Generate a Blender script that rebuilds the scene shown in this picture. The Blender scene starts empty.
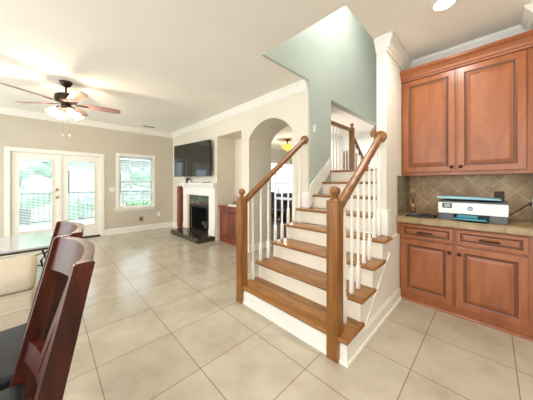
import bpy, bmesh, math, random
from mathutils import Vector, Matrix
C = bpy.context.scene.collection
sc = bpy.context.scene
random.seed(7)
PI = math.pi

# ------------------------------------------------------------------ camera, world, light
cam = bpy.data.objects.new('camera', bpy.data.cameras.new('camera'))
C.objects.link(cam)
cam.location = (0, 0, 1.27)
cam.rotation_euler = (PI / 2, 0, -math.radians(44.6))
cam.data.sensor_width = 36.0
cam.data.lens = 36.0 * 222.0 / 533.0
cam.data.shift_y = -16.5 / 533.0
cam.data.clip_start = 0.02
sc.camera = cam
sc.view_settings.view_transform = 'Standard'
sc.view_settings.look = 'None'
sc.view_settings.exposure = 0.15
sc.view_settings.gamma = 1.0
sc.view_settings.use_curve_mapping = False

w = bpy.data.worlds.new('sky'); sc.world = w
w.use_nodes = True
bg = w.node_tree.nodes['Background']
bg.inputs['Color'].default_value = (0.88, 0.95, 1.0, 1)
bg.inputs['Strength'].default_value = 3.6

sun = bpy.data.lights.new('sun', 'SUN'); sun.energy = 8.0; sun.angle = 0.05; sun.color = (1.0, 0.95, 0.86)
so = bpy.data.objects.new('sun', sun); C.objects.link(so); so.rotation_euler = (math.radians(24), 0, 0)

def area(name, loc, size, power, col, rot=(0, 0, 0), shape='DISK', spread=PI):
    l = bpy.data.lights.new(name, 'AREA'); l.shape = shape
    l.size = size; l.energy = power; l.color = col; l.spread = spread
    if shape == 'RECTANGLE': l.size_y = size
    o = bpy.data.objects.new(name, l); C.objects.link(o)
    o.location = loc; o.rotation_euler = rot
    return o
def point(name, loc, power, col, r=0.05):
    l = bpy.data.lights.new(name, 'POINT'); l.energy = power; l.color = col; l.shadow_soft_size = r
    o = bpy.data.objects.new(name, l); C.objects.link(o); o.location = loc
    return o
WARM = (1.0, 0.84, 0.62)
for i, (x, y) in enumerate([(2.3, 0.27), (0.9, 0.27), (0.9, -1.4), (-0.9, 0.6)]):  # first sits at the visible can; others are unseen, added to light the room
    area('can_and_fill_lamp', (x, y, 2.70), 0.14, 10, (1.0, 0.94, 0.86))
area('stairwell_fill', (2.9, 1.25, 4.95), 0.9, 60, (0.95, 0.98, 1.0))  # added fill under the stairwell ceiling, in place of an unseen upper window
area('loft_fill', (5.2, 2.7, 2.70), 0.5, 48, (1.0, 0.97, 0.93))  # added light without a fixture, brightens the raised room behind the landing

# ------------------------------------------------------------------ materials
def lin(c):
    return tuple(((v / 255.0) / 12.92 if v / 255.0 <= 0.04045 else ((v / 255.0 + 0.055) / 1.055) ** 2.4) for v in c) + (1.0,)
def base_mat(name, col, rough=0.5, metal=0.0, spec=0.5):
    m = bpy.data.materials.new(name); m.use_nodes = True
    p = m.node_tree.nodes['Principled BSDF']
    p.inputs['Base Color'].default_value = lin(col)
    p.inputs['Roughness'].default_value = rough
    p.inputs['Metallic'].default_value = metal
    p.inputs['Specular IOR Level'].default_value = spec
    return m, m.node_tree, p
def nd(nt, t, **kw):
    n = nt.nodes.new(t)
    for k, v in kw.items(): setattr(n, k, v)
    return n
def coords(nt, scale=(1, 1, 1), loc=(0, 0, 0), rot=(0, 0, 0), swap=None):
    tc = nd(nt, 'ShaderNodeTexCoord')
    src = tc.outputs['Object']
    if swap:
        s = nd(nt, 'ShaderNodeSeparateXYZ'); c = nd(nt, 'ShaderNodeCombineXYZ')
        nt.links.new(src, s.inputs[0])
        for i, a in enumerate(swap): nt.links.new(s.outputs[a], c.inputs[i])
        src = c.outputs[0]
    mp = nd(nt, 'ShaderNodeMapping')
    mp.inputs['Scale'].default_value = scale; mp.inputs['Location'].default_value = loc; mp.inputs['Rotation'].default_value = rot
    nt.links.new(src, mp.inputs['Vector'])
    return mp.outputs['Vector']
def noise(nt, vec, scale, detail=4, rough=0.55, dist=0.0):
    n = nd(nt, 'ShaderNodeTexNoise')
    n.inputs['Scale'].default_value = scale; n.inputs['Detail'].default_value = detail
    n.inputs['Roughness'].default_value = rough; n.inputs['Distortion'].default_value = dist
    nt.links.new(vec, n.inputs['Vector'])
    return n.outputs['Fac']
def ramp(nt, fac, stops):
    r = nd(nt, 'ShaderNodeValToRGB')
    el = r.color_ramp.elements
    while len(el) < len(stops): el.new(0.5)
    for e, (p, c) in zip(el, stops): e.position = p; e.color = lin(c)
    nt.links.new(fac, r.inputs['Fac'])
    return r.outputs['Color']
def bump(nt, p, fac, strength=0.1, dist=0.01):
    b = nd(nt, 'ShaderNodeBump'); b.inputs['Strength'].default_value = strength; b.inputs['Distance'].default_value = dist
    nt.links.new(fac, b.inputs['Height']); nt.links.new(b.outputs['Normal'], p.inputs['Normal'])
def plain(name, col, rough=0.5, metal=0.0, spec=0.5, var=6, scale=14):
    m, nt, p = base_mat(name, col, rough, metal, spec)
    f = noise(nt, coords(nt), scale)
    lo = tuple(max(0, c - var) for c in col); hi = tuple(min(255, c + var) for c in col)
    nt.links.new(ramp(nt, f, [(0.3, lo), (0.7, hi)]), p.inputs['Base Color'])
    return m
def wood(name, dark, mid, light, axis='z', rough=0.35, scale=9.0, stretch=10.0, spec=0.5):
    m, nt, p = base_mat(name, mid, rough, 0, spec)
    s = [stretch, stretch, stretch]; s['xyz'.index(axis)] = 0.9
    v = coords(nt, tuple(s))
    f = noise(nt, v, scale * 0.35, 6, 0.65, 0.8)
    nt.links.new(ramp(nt, f, [(0.28, dark), (0.5, mid), (0.74, light)]), p.inputs['Base Color'])
    bump(nt, p, f, 0.05, 0.003)
    return m
def wall_mat(name, col):
    m, nt, p = base_mat(name, col, 0.75, 0, 0.25)
    f = noise(nt, coords(nt), 160, 3)
    bump(nt, p, f, 0.06, 0.002)
    g = noise(nt, coords(nt), 1.2, 2)
    lo = tuple(c - 3 for c in col); hi = tuple(min(255, c + 3) for c in col)
    nt.links.new(ramp(nt, g, [(0.3, lo), (0.7, hi)]), p.inputs['Base Color'])
    return m
def emit(name, col, strength):
    m = bpy.data.materials.new(name); m.use_nodes = True
    nt = m.node_tree; nt.nodes.remove(nt.nodes['Principled BSDF'])
    e = nd(nt, 'ShaderNodeEmission'); e.inputs['Color'].default_value = lin(col); e.inputs['Strength'].default_value = strength
    nt.links.new(e.outputs[0], nt.nodes['Material Output'].inputs['Surface'])
    return m
def glass_mat(name, tint=(245, 250, 252), gloss=0.07):
    m = bpy.data.materials.new(name); m.use_nodes = True
    nt = m.node_tree; nt.nodes.remove(nt.nodes['Principled BSDF'])
    t = nd(nt, 'ShaderNodeBsdfTransparent'); t.inputs['Color'].default_value = lin(tint)
    g = nd(nt, 'ShaderNodeBsdfGlossy'); g.inputs['Roughness'].default_value = 0.03
    mx = nd(nt, 'ShaderNodeMixShader'); mx.inputs[0].default_value = gloss
    nt.links.new(t.outputs[0], mx.inputs[1]); nt.links.new(g.outputs[0], mx.inputs[2])
    nt.links.new(mx.outputs[0], nt.nodes['Material Output'].inputs['Surface'])
    return m
def tile_mat(name, c1, c2, grout, size, mortar, loc=(0, 0, 0), rot=(0, 0, 0), swap=None, rough=0.3, vein=None, bmp=0.25, size_y=None, offset=0.0, spec=0.5, vs=2.2):
    m, nt, p = base_mat(name, c1, rough, 0, spec)
    v = coords(nt, (1, 1, 1), loc, rot, swap)
    b = nd(nt, 'ShaderNodeTexBrick'); b.offset = offset; b.squash = 1.0
    b.inputs['Scale'].default_value = 1.0; b.inputs['Brick Width'].default_value = size; b.inputs['Row Height'].default_value = size_y or size
    b.inputs['Mortar Size'].default_value = mortar; b.inputs['Mortar Smooth'].default_value = 0.2; b.inputs['Bias'].default_value = 0.0
    b.inputs['Color1'].default_value = lin(c1); b.inputs['Color2'].default_value = lin(c2); b.inputs['Mortar'].default_value = lin(grout)
    nt.links.new(v, b.inputs['Vector'])
    f = noise(nt, v, vs, 8, 0.66, 0.25)
    vc = ramp(nt, f, [(0.32, vein[0]), (0.52, vein[1]), (0.72, vein[2])]) if vein else None
    if vein:
        mx = nd(nt, 'ShaderNodeMix', data_type='RGBA', blend_type='MULTIPLY'); mx.inputs[0].default_value = 1.0
        nt.links.new(b.outputs['Color'], mx.inputs[6]); nt.links.new(vc, mx.inputs[7])
        nt.links.new(mx.outputs[2], p.inputs['Base Color'])
    else:
        nt.links.new(b.outputs['Color'], p.inputs['Base Color'])
    iv = nd(nt, 'ShaderNodeMath', operation='SUBTRACT'); iv.inputs[0].default_value = 1.0
    nt.links.new(b.outputs['Fac'], iv.inputs[1])
    bump(nt, p, iv.outputs[0], bmp, 0.004)
    return m

M = {}
M['tile'] = tile_mat('floor_tile', (200, 191, 175), (192, 183, 166), (150, 134, 110), 0.508, 0.0034, loc=(-0.239, -0.389, 0), rough=0.2,
                     vein=[(228, 222, 213), (243, 240, 235), (255, 254, 251)], vs=3.2)
M['cream'] = wall_mat('cream_paint', (226, 216, 198))
M['cream_white'] = wall_mat('pale_cream_paint', (230, 225, 214))
M['taupe'] = wall_mat('taupe_paint', (204, 194, 176))
M['green'] = wall_mat('sage_paint', (188, 194, 184))
M['white_wall'] = wall_mat('white_paint', (226, 226, 222))
M['ceil'] = wall_mat('ceiling_paint', (245, 241, 232))
M['trim'] = plain('white_trim_paint', (240, 236, 226), 0.35, var=2)
M['riser'] = plain('cream_riser_paint', (242, 232, 212), 0.4, var=2)
M['oak_y'] = wood('oak_tread', (110, 68, 26), (144, 94, 42), (168, 116, 58), 'y', 0.25)
M['oak_z'] = wood('oak_post', (106, 63, 22), (136, 86, 34), (158, 107, 48), 'z', 0.3)
M['oak_x'] = wood('oak_rail', (102, 62, 28), (134, 87, 42), (156, 108, 58), 'x', 0.3)
M['cab_z'] = wood('cherry_cabinet', (132, 74, 40), (152, 88, 49), (166, 102, 60), 'z', 0.32, 6, 5)
M['cab_y'] = wood('cherry_cabinet_rail', (128, 72, 38), (150, 86, 47), (164, 100, 58), 'y', 0.32, 6, 5)
M['glaze'] = plain('dark_cabinet_glaze', (84, 48, 28), 0.4)
M['cherry'] = wood('dark_cherry', (92, 40, 26), (128, 62, 42), (150, 80, 56), 'z', 0.35, 6, 5)
M['chair'] = wood('mahogany_chair', (34, 12, 8), (70, 26, 16), (100, 42, 27), 'z', 0.32, 9, 7, 0.4)
M['seat'] = plain('charcoal_leather', (34, 37, 44), 0.6, var=7)
M['beige'] = plain('beige_upholstery', (206, 192, 172), 0.85, var=6, scale=60)
M['black'] = plain('black_plastic', (22, 22, 24), 0.4, var=3)
M['iron'] = plain('black_iron', (26, 24, 24), 0.45, 0.6, var=3)
M['bronze'] = plain('oil_rubbed_bronze', (58, 42, 32), 0.35, 0.7, var=5)
M['brass'] = plain('satin_nickel', (176, 150, 112), 0.3, 0.9, var=5)
M['screen'] = plain('tv_glass', (16, 17, 20), 0.08, 0, 0.8, var=1)
M['granite'] = tile_mat('dark_granite', (92, 84, 76), (84, 76, 68), (64, 58, 52), 0.6, 0.002, rough=0.12, vein=[(150, 142, 134), (205, 200, 194), (255, 250, 244)], vs=14)
M['firebox'] = plain('black_firebox', (26, 25, 25), 0.6, var=5)
M['gold'] = plain('tan_stone', (198, 170, 128), 0.4, var=6)
M['counter'] = tile_mat('travertine_counter', (182, 160, 122), (172, 150, 112), (146, 126, 96), 0.3, 0.004, loc=(0, 0.08, 0), swap=('Z', 'Y', 'X'), rough=0.3, vein=[(196, 186, 172), (232, 226, 214), (255, 252, 244)], vs=9)
M['splash'] = tile_mat('backsplash_tile', (206, 176, 130), (194, 162, 118), (228, 206, 168), 0.155, 0.004, rot=(0, 0, PI / 4), swap=('Y', 'Z', 'X'), loc=(0.03, 0.06, 0), rough=0.4, vein=[(190, 176, 156), (232, 224, 212), (255, 250, 240)], vs=9)
M['splash_side'] = tile_mat('stone_border_tile', (168, 156, 134), (150, 138, 118), (128, 118, 100), 0.12, 0.003, swap=('X', 'Z', 'Y'), rough=0.4, vein=[(170, 165, 155), (225, 222, 214), (255, 252, 246)], size_y=0.3, vs=12)
M['woodfloor'] = tile_mat('dining_wood_floor', (112, 66, 40), (96, 54, 32), (60, 34, 20), 1.2, 0.002, rough=0.3, size_y=0.11, offset=0.4, vein=[(200, 190, 180), (230, 225, 220), (255, 255, 255)], vs=6)
M['slat'] = plain('white_blind', (238, 242, 244), 0.5, var=2)
_nt = M['slat'].node_tree; _p = _nt.nodes['Principled BSDF']
_t = nd(_nt, 'ShaderNodeBsdfTranslucent'); _t.inputs['Color'].default_value = lin((236, 242, 248))
_m = nd(_nt, 'ShaderNodeMixShader'); _m.inputs[0].default_value = 0.5
_nt.links.new(_p.outputs[0], _m.inputs[1]); _nt.links.new(_t.outputs[0], _m.inputs[2]); _nt.links.new(_m.outputs[0], _nt.nodes['Material Output'].inputs['Surface'])
M['glass'] = glass_mat('window_glass')
M['white'] = plain('white_plastic', (238, 236, 230), 0.35, var=2)
M['frost'] = None
M['printer_white'] = plain('printer_white', (236, 234, 230), 0.4, var=2)
M['printer_grey'] = plain('printer_grey', (84, 88, 94), 0.45, var=4)
M['teal'] = plain('teal_plastic', (66, 140, 156), 0.4, var=5)
M['paleteal'] = plain('pale_teal_plastic', (140, 186, 198), 0.35, var=4)
M['logo'] = plain('logo_teal', (58, 124, 140), 0.4, var=2)
M['amber'] = plain('amber_glass', (120, 78, 44), 0.15, var=8)
M['copper'] = plain('copper_pink', (206, 150, 116), 0.35, 0.3, var=5)
M['reed'] = plain('reed_brown', (104, 66, 38), 0.7, var=6)
M['leaf'] = plain('tree_leaf', (136, 180, 138), 0.6, var=34, scale=4)
M['leaf_b'] = plain('shrub_leaf', (146, 192, 156), 0.6, var=30, scale=5)
M['bark'] = plain('bark', (92, 76, 62), 0.8, var=14)
M['brick'] = tile_mat('house_brick', (190, 176, 180), (176, 164, 172), (210, 206, 204), 0.22, 0.01, swap=('X', 'Z', 'Y'), size_y=0.075, offset=0.5, rough=0.8)
M['roof'] = plain('roof_shingle', (176, 180, 190), 0.8, var=14, scale=6)
M['deck'] = tile_mat('deck_board', (216, 212, 204), (206, 200, 192), (140, 134, 128), 6.0, 0.006, size_y=0.14, offset=0.3, rough=0.7)
M['lawn'] = plain('lawn', (120, 158, 92), 0.9, var=22, scale=8)
M['navy'] = plain('navy_fabric', (78, 100, 134), 0.8, var=8)
M['darkwood'] = wood('espresso_wood', (58, 40, 28), (84, 58, 42), (108, 78, 58), 'z', 0.3)
M['blade'] = wood('fan_blade', (120, 84, 82), (150, 112, 110), (172, 136, 134), 'x', 0.22)
M['shade'] = emit('lit_glass_shade', (255, 226, 170), 6.0)
M['bowl'] = emit('lit_amber_bowl', (255, 190, 100), 1.6)
M['can'] = emit('recessed_lens', (255, 246, 230), 5.0)
M['tablet'] = plain('glossy_table_top', (188, 188, 192), 0.07, 0, 0.8, var=6)  # pale base colour carries the bright window reflection on the top
M['dark_edge'] = wood('dark_table_edge', (40, 20, 16), (66, 36, 28), (88, 52, 40), 'x', 0.3)
M['basket'] = plain('wicker', (150, 112, 66), 0.8, var=14, scale=60)
M['bluelcd'] = plain('printer_lcd', (150, 150, 146), 0.15, var=8)

# ------------------------------------------------------------------ mesh helpers
def bm_box(bm, x0, x1, y0, y1, z0, z1, bev=0.0, seg=2):
    r = bmesh.ops.create_cube(bm, size=1.0)
    vs = r['verts']
    for v in vs:
        v.co = Vector(((x0 + x1) / 2 + v.co.x * (x1 - x0), (y0 + y1) / 2 + v.co.y * (y1 - y0), (z0 + z1) / 2 + v.co.z * (z1 - z0)))
    if bev > 0:
        es = list({e for v in vs for e in v.link_edges})
        bmesh.ops.bevel(bm, geom=es, offset=bev, segments=seg, profile=0.5, affect='EDGES')
    return vs
def bm_lathe(bm, prof, loc=(0, 0, 0), seg=16, axis='z', sq=None):
    rings = []
    for r, h in prof:
        ring = []
        for i in range(seg):
            a = 2 * PI * (i + 0.5) / seg
            p = (r * math.cos(a), r * math.sin(a), h)
            if axis == 'x': p = (h, p[0], p[1])
            if axis == 'y': p = (p[0], h, p[1])
            ring.append(bm.verts.new(Vector(p) + Vector(loc)))
        rings.append(ring)
    for a, b in zip(rings[:-1], rings[1:]):
        for i in range(seg):
            bm.faces.new((a[i], a[(i + 1) % seg], b[(i + 1) % seg], b[i]))
    bm.faces.new(rings[0][::-1]); bm.faces.new(rings[-1])
def bm_tube(bm, pts, r, seg=8, flat=None):
    pts = [Vector(p) for p in pts]
    n = len(pts); rings = []
    ref = Vector((0, 0, 1))
    for i in range(n):
        d = (pts[min(i + 1, n - 1)] - pts[max(i - 1, 0)]).normalized()
        if abs(d.dot(ref)) > 0.95: ref = Vector((1, 0, 0)) if abs(d.x) < 0.9 else Vector((0, 1, 0))
        s = d.cross(ref).normalized(); u = s.cross(d).normalized()
        rr = r[i] if isinstance(r, (list, tuple)) else r
        ra, rb = (rr, rr) if flat is None else (rr * flat[0], rr * flat[1])
        rings.append([bm.verts.new(pts[i] + s * ra * math.cos(2 * PI * k / seg) + u * rb * math.sin(2 * PI * k / seg)) for k in range(seg)])
    for a, b in zip(rings[:-1], rings[1:]):
        for i in range(seg): bm.faces.new((a[i], a[(i + 1) % seg], b[(i + 1) % seg], b[i]))
    bm.faces.new(rings[0][::-1]); bm.faces.new(rings[-1])
def bm_prism(bm, pts, ex):
    """extrude a polygon (list of 3D points) by vector ex"""
    ex = Vector(ex)
    a = [bm.verts.new(Vector(p)) for p in pts]; b = [bm.verts.new(Vector(p) + ex) for p in pts]
    bm.faces.new(a); bm.faces.new(b[::-1])
    n = len(pts)
    for i in range(n): bm.faces.new((a[i], a[(i + 1) % n], b[(i + 1) % n], b[i]))
def bm_panel(bm, P, u0, u1, v0, v1, loops, back, dark=()):
    """front made of concentric rectangles (inset, depth); P maps (u, v, depth) to a point"""
    rings = []
    for ins, d in [(0.0, back)] + loops:
        rings.append([bm.verts.new(Vector(P(u, v, d))) for u, v in ((u0 + ins, v0 + ins), (u1 - ins, v0 + ins), (u1 - ins, v1 - ins), (u0 + ins, v1 - ins))])
    for j, (a, b) in enumerate(zip(rings[:-1], rings[1:])):
        for i in range(4):
            f = bm.faces.new((a[i], a[(i + 1) % 4], b[(i + 1) % 4], b[i]))
            if j in dark: f.material_index = 1
    bm.faces.new(rings[0][::-1]); bm.faces.new(rings[-1])
def bm_sweep(bm, path, prof):
    """profile (offset to the right of travel, height) swept along an xy path with mitred corners"""
    path = [Vector((p[0], p[1])) for p in path]; n = len(path); rings = []
    for i in range(n):
        dirs = []
        if i > 0: dirs.append((path[i] - path[i - 1]).normalized())
        if i < n - 1: dirs.append((path[i + 1] - path[i]).normalized())
        ns = [Vector((d.y, -d.x)) for d in dirs]
        if len(ns) == 2:
            m = (ns[0] + ns[1]); m = m / m.dot(ns[0])
        else: m = ns[0]
        rings.append([bm.verts.new((path[i].x + m.x * o, path[i].y + m.y * o, z)) for o, z in prof])
    k = len(prof)
    for a, b in zip(rings[:-1], rings[1:]):
        for i in range(k): bm.faces.new((a[i], a[(i + 1) % k], b[(i + 1) % k], b[i]))
    bm.faces.new(rings[0][::-1]); bm.faces.new(rings[-1])
def bm_ico(bm, loc, r, sub=2, sc_=(1, 1, 1), jit=0.0):
    q = bmesh.ops.create_icosphere(bm, subdivisions=sub, radius=r)
    for v in q['verts']:
        k = 1 + random.uniform(-jit, jit)
        v.co = Vector((v.co.x * sc_[0] * k, v.co.y * sc_[1] * k, v.co.z * sc_[2] * k)) + Vector(loc)
def NB(): return bmesh.new()
def obj(name, bm, mat, parent=None, smooth=False, label=None):
    bmesh.ops.recalc_face_normals(bm, faces=bm.faces)
    me = bpy.data.meshes.new(name); bm.to_mesh(me); bm.free()
    for m_ in (mat if isinstance(mat, (list, tuple)) else [mat]):
        if m_: me.materials.append(m_)
    if smooth:
        for p in me.polygons: p.use_smooth = True
        if smooth != 'all': me.set_sharp_from_angle(angle=math.radians(40))
    o = bpy.data.objects.new(name, me); C.objects.link(o)
    if parent:
        o.parent = parent
        r = parent
        while r.parent: r = r.parent
        if r.type == 'EMPTY' and parent is r:
            o.matrix_parent_inverse = Matrix.LocRotScale(r.location, r.rotation_euler, None).inverted() if r.get('_w') else Matrix()
    if label: o['label'] = label
    return o
def thing(name, label, cat, loc=(0, 0, 0), rotz=0, group=None, world=True):
    """an Empty at the thing's base; with world=True its parts are modelled in world coordinates"""
    o = bpy.data.objects.new(name, None); C.objects.link(o)
    o.empty_display_size = 0.1
    o.location = loc; o.rotation_euler = (0, 0, rotz)
    o['label'] = label; o['category'] = cat
    if group: o['group'] = group
    if world: o['_w'] = 1
    return o
def tag(o, label, cat, group=None):
    o['label'] = label; o['category'] = cat
    if group: o['group'] = group
    return o
def struct(name, bm, mat, parent=None, smooth=False):
    o = obj(name, bm, mat, parent, smooth)
    if not parent: o['kind'] = 'structure'
    return o
def dup(root, loc, rotz, label, group=None):
    r = root.copy(); C.objects.link(r); r.location = loc; r.rotation_euler = (0, 0, rotz)
    r['label'] = label
    if group: r['group'] = group
    for ch in list(root.children):
        c = ch.copy(); C.objects.link(c); c.parent = r
        for g in list(ch.children):
            d = g.copy(); C.objects.link(d); d.parent = c
    return r
def box(name, x0, x1, y0, y1, z0, z1, mat, parent=None, bev=0.0, label=None):
    bm = NB(); bm_box(bm, x0, x1, y0, y1, z0, z1, bev)
    return obj(name, bm, mat, parent, False, label)

# ------------------------------------------------------------------ the setting
XL, YB, XW, CZ = -3.2, 6.65, 2.65, 2.74        # left end, back wall, long wall face, ceiling
bm = NB(); bm_box(bm, XL, 3.45, -3.0, YB + 0.15, -0.1, 0)
struct('floor', bm, M['tile'])
bm = NB(); bm_box(bm, 3.45, 9.0, 1.9, YB, -0.1, 0)
struct('floor_dining', bm, M['woodfloor'])
bm = NB()
bm_box(bm, XL, 1.75, -3.0, YB + 0.15, CZ, CZ + 0.12)
bm_box(bm, 1.75, 3.45, -3.0, 0.845, CZ, CZ + 0.12)
bm_box(bm, 1.75, 9.0, 1.86, YB + 0.15, CZ, CZ + 0.12)
struct('ceiling', bm, M['ceil'])

# back wall with the french doors and the window
DX0, DX1, DZ = -0.60, 0.99, 1.99              # door opening incl. casing
WX0, WX1, WZ0, WZ1 = 1.30, 2.08, 0.64, 1.97
bm = NB()
YW0, YW1 = YB, YB + 0.15
bm_box(bm, XL, DX0 + 0.07, YW0, YW1, 0, CZ)
bm_box(bm, DX0 + 0.07, DX1 - 0.07, YW0, YW1, DZ - 0.07, CZ)
bm_box(bm, DX1 - 0.07, WX0, YW0, YW1, 0, CZ)
bm_box(bm, WX0, WX1, YW0, YW1, 0, WZ0); bm_box(bm, WX0, WX1, YW0, YW1, WZ1, CZ)
bm_box(bm, WX1, 3.24, YW0, YW1, 0, CZ)
struct('wall_back', bm, M['taupe'])

bm = NB(); bm_box(bm, XL, 3.45, -3.12, -3.0, 0, CZ + 0.12); struct('wall_rear', bm, M['cream'])
bm = NB(); bm_box(bm, 3.45, 3.57, -3.12, -0.39, 0, CZ + 0.12); struct('wall_right', bm, M['cream'])

# long wall: chimney breast, niche, arch
AY0, AY1, AZS, AR = 2.134, 3.148, 2.10, 0.262
NY0, NY1, NZ = 3.371, 4.236, 2.295
XB = 3.24
FY0, FY1, FZ0, FZ1 = 4.55, 5.46, 0.11, 0.74
bm = NB()
bm_box(bm, XW, XB, FY1, YB, 0, CZ); bm_box(bm, XW, XB, NY1, FY0, 0, CZ)
bm_box(bm, XW, XB, FY0, FY1, FZ1, CZ); bm_box(bm, 3.12, XB, FY0, FY1, 0, FZ1); bm_box(bm, XW, 3.12, FY0, FY1, 0, FZ0)
bm_box(bm, 3.13, XB, NY0, NY1, 0, NZ); bm_box(bm, XW, XB, NY0, NY1, NZ, CZ)
bm_box(bm, XW, XB, AY1, NY0, 0, CZ)
pts = [(XW, AY0, CZ), (XW, AY0, AZS)]
hw = (AY1 - AY0) / 2; R = (hw * hw + AR * AR) / (2 * AR); a0 = math.asin(hw / R)
for i in range(1, 24):
    a = -a0 + 2 * a0 * i / 24
    pts.append((XW, (AY0 + AY1) / 2 + R * math.sin(a), AZS + AR - R + R * math.cos(a)))
pts += [(XW, AY1, AZS), (XW, AY1, CZ)]
bm_prism(bm, pts, (XB - XW, 0, 0))
bm_box(bm, XW, XB, 1.845, AY0, 0, CZ)
struct('wall_long', bm, M['cream'])

# stairwell walls (sage green)
GY = 1.82
bm = NB()
bm_box(bm, XW, 3.257, GY, GY + 0.025, 0, 5.0)
bm_box(bm, 3.257, 6.6, GY, GY + 0.12, 0, 1.44)
bm_box(bm, 3.257, 6.6, GY, GY + 0.12, 2.62, 5.0)
bm_box(bm, 1.75, XW, GY, GY + 0.12, CZ + 0.0005, 5.0)
struct('wall_stairwell', bm, M['green'])
bm = NB()
bm_box(bm, 1.63, 1.75, 0.845, GY, CZ + 0.12, 5.0); bm_box(bm, 1.63, 2.45, 0.73, 0.845, CZ + 0.12, 5.0)
struct('wall_upper', bm, M['green'])
bm = NB(); bm_box(bm, 1.63, 6.6, 0.75, 1.95, 5.0, 5.1); struct('ceiling_stairwell', bm, M['white_wall'])
bm = NB(); bm_box(bm, 6.6, 6.72, 0.75, 3.38, 0, 5.0); struct('wall_far', bm, M['white_wall'])
bm = NB(); bm_box(bm, 6.57, 6.6, 1.95, 3.299, 1.05, 2.36); bm_box(bm, 6.55, 6.6, 1.95, 3.299, 2.36, 2.41); struct('trim_9', bm, M['trim'])
bm = NB(); bm_box(bm, 2.45, 6.6, 0.75, 0.845, 0, 5.0)
struct('wall_partition', bm, M['cream_white'])
# raised room beyond the landing rail
bm = NB(); bm_box(bm, 3.3, 4.2, 1.94, 2.35, 0.95, 1.05); bm_box(bm, 4.2, 6.6, 1.94, 3.3, 0.95, 1.05); struct('floor_upper', bm, M['woodfloor'])
bm = NB(); bm_box(bm, 3.26, 4.2, 2.35, 2.43, 0, CZ); bm_box(bm, 4.2, 4.28, 2.43, 3.3, 0, CZ); bm_box(bm, 4.2, 6.6, 3.3, 3.38, 0, CZ); struct('wall_divider', bm, M['white_wall'])
# dining room beyond the arch
bm = NB()
bm_box(bm, 3.24, 6.3, YW0, YW1, 0, CZ); bm_box(bm, 8.5, 9.0, YW0, YW1, 0, CZ)
bm_box(bm, 6.3, 8.5, YW0, YW1, 0, 0.35); bm_box(bm, 6.3, 8.5, YW0, YW1, 2.2, CZ)
bm_box(bm, 9.0, 9.1, 1.9, YW1, 0, CZ)
bm_box(bm, 6.72, 9.0, 1.9, 2.0, 0, CZ)
struct('wall_dining', bm, M['white_wall'])

# kitchen walls
KX = 3.33
bm = NB()
bm_box(bm, KX, KX + 0.12, -0.39, 0.75, 0, CZ); bm_box(bm, 3.19, KX, -0.27, 0.75, 2.56, CZ)
struct('wall_kitchen', bm, M['cream'])
bm = NB(); bm_box(bm, 2.80, KX, -0.39, -0.27, 0, CZ); struct('wall_side', bm, M['cream'])

# crown mouldings
def crown(z=CZ, h=0.125, p=0.085):
    return [(0.0, z - h), (0.012, z - h), (0.016, z - h + 0.02), (0.03, z - h + 0.03), (0.05, z - h + 0.065), (0.07, z - 0.035), (p - 0.008, z - 0.025), (p - 0.008, z - 0.012), (p, z - 0.01), (p, z - 0.0005), (0.0, z - 0.0005)]
bm = NB(); bm_sweep(bm, [(XL, YB), (XW, YB), (XW, 1.845)], crown()); struct('trim_1', bm, M['trim'])
bm = NB(); bm_sweep(bm, [(2.45, 0.845), (2.45, 0.75), (3.19, 0.75), (3.19, -0.27), (2.80, -0.27)], crown()); struct('trim_2', bm, M['trim'])
bm = NB(); bm_sweep(bm, [(XB, YB), (9.0, YB), (9.0, 2.0)], crown()); struct('trim_3', bm, M['trim'])
# baseboards
def base(h=0.14, z=0.0, t=0.016):
    return [(0, z), (t + 0.012, z), (t + 0.010, z + 0.016), (t, z + 0.02), (t, z + h - 0.03), (t - 0.006, z + h - 0.012), (t - 0.01, z + h), (0, z + h)]
bm = NB(); bm_sweep(bm, [(DX1, YB), (XW, YB), (XW, 6.12)], base()); struct('baseboard_back', bm, M['trim'])
bm = NB(); bm_sweep(bm, [(XL, YB), (DX0, YB)], base()); struct('baseboard_left', bm, M['trim'])
bm = NB(); bm_sweep(bm, [(XB, AY1), (XW, AY1), (XW, NY0)][::-1], base()); struct('baseboard_arch', bm, M['trim'])
bm = NB(); bm_sweep(bm, [(XW, 2.134), (XW, 1.96)], base()); struct('baseboard_long', bm, M['trim'])

# ------------------------------------------------------------------ french doors and window
def Pny(y0): return lambda u, v, d: (u, y0 + d, v)          # faces -y
def Pnx(x0): return lambda u, v, d: (x0 + d, u, v)          # faces -x
bm = NB()
for x0, x1, z0, z1 in [(DX0, DX0 + 0.075, 0, DZ), (DX1 - 0.075, DX1, 0, DZ), (DX0 + 0.075, DX1 - 0.075, DZ - 0.075, DZ)]:
    bm_box(bm, x0, x1, YB - 0.018, YB - 0.0005, z0, z1, 0.004)
bm_box(bm, DX0 + 0.0705, DX0 + 0.085, YB, YB + 0.12, 0.02, DZ - 0.085); bm_box(bm, DX1 - 0.085, DX1 - 0.0705, YB, YB + 0.12, 0.02, DZ - 0.085)
bm_box(bm, DX0 + 0.0705, DX1 - 0.0705, YB, YB + 0.12, DZ - 0.085, DZ - 0.0705)
struct('trim_4', bm, M['trim'])
bm = NB(); bm_box(bm, DX0 + 0.085, DX1 - 0.085, YB - 0.02, YB + 0.14, 0, 0.03, 0.004); struct('trim_5', bm, M['bronze'])
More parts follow.
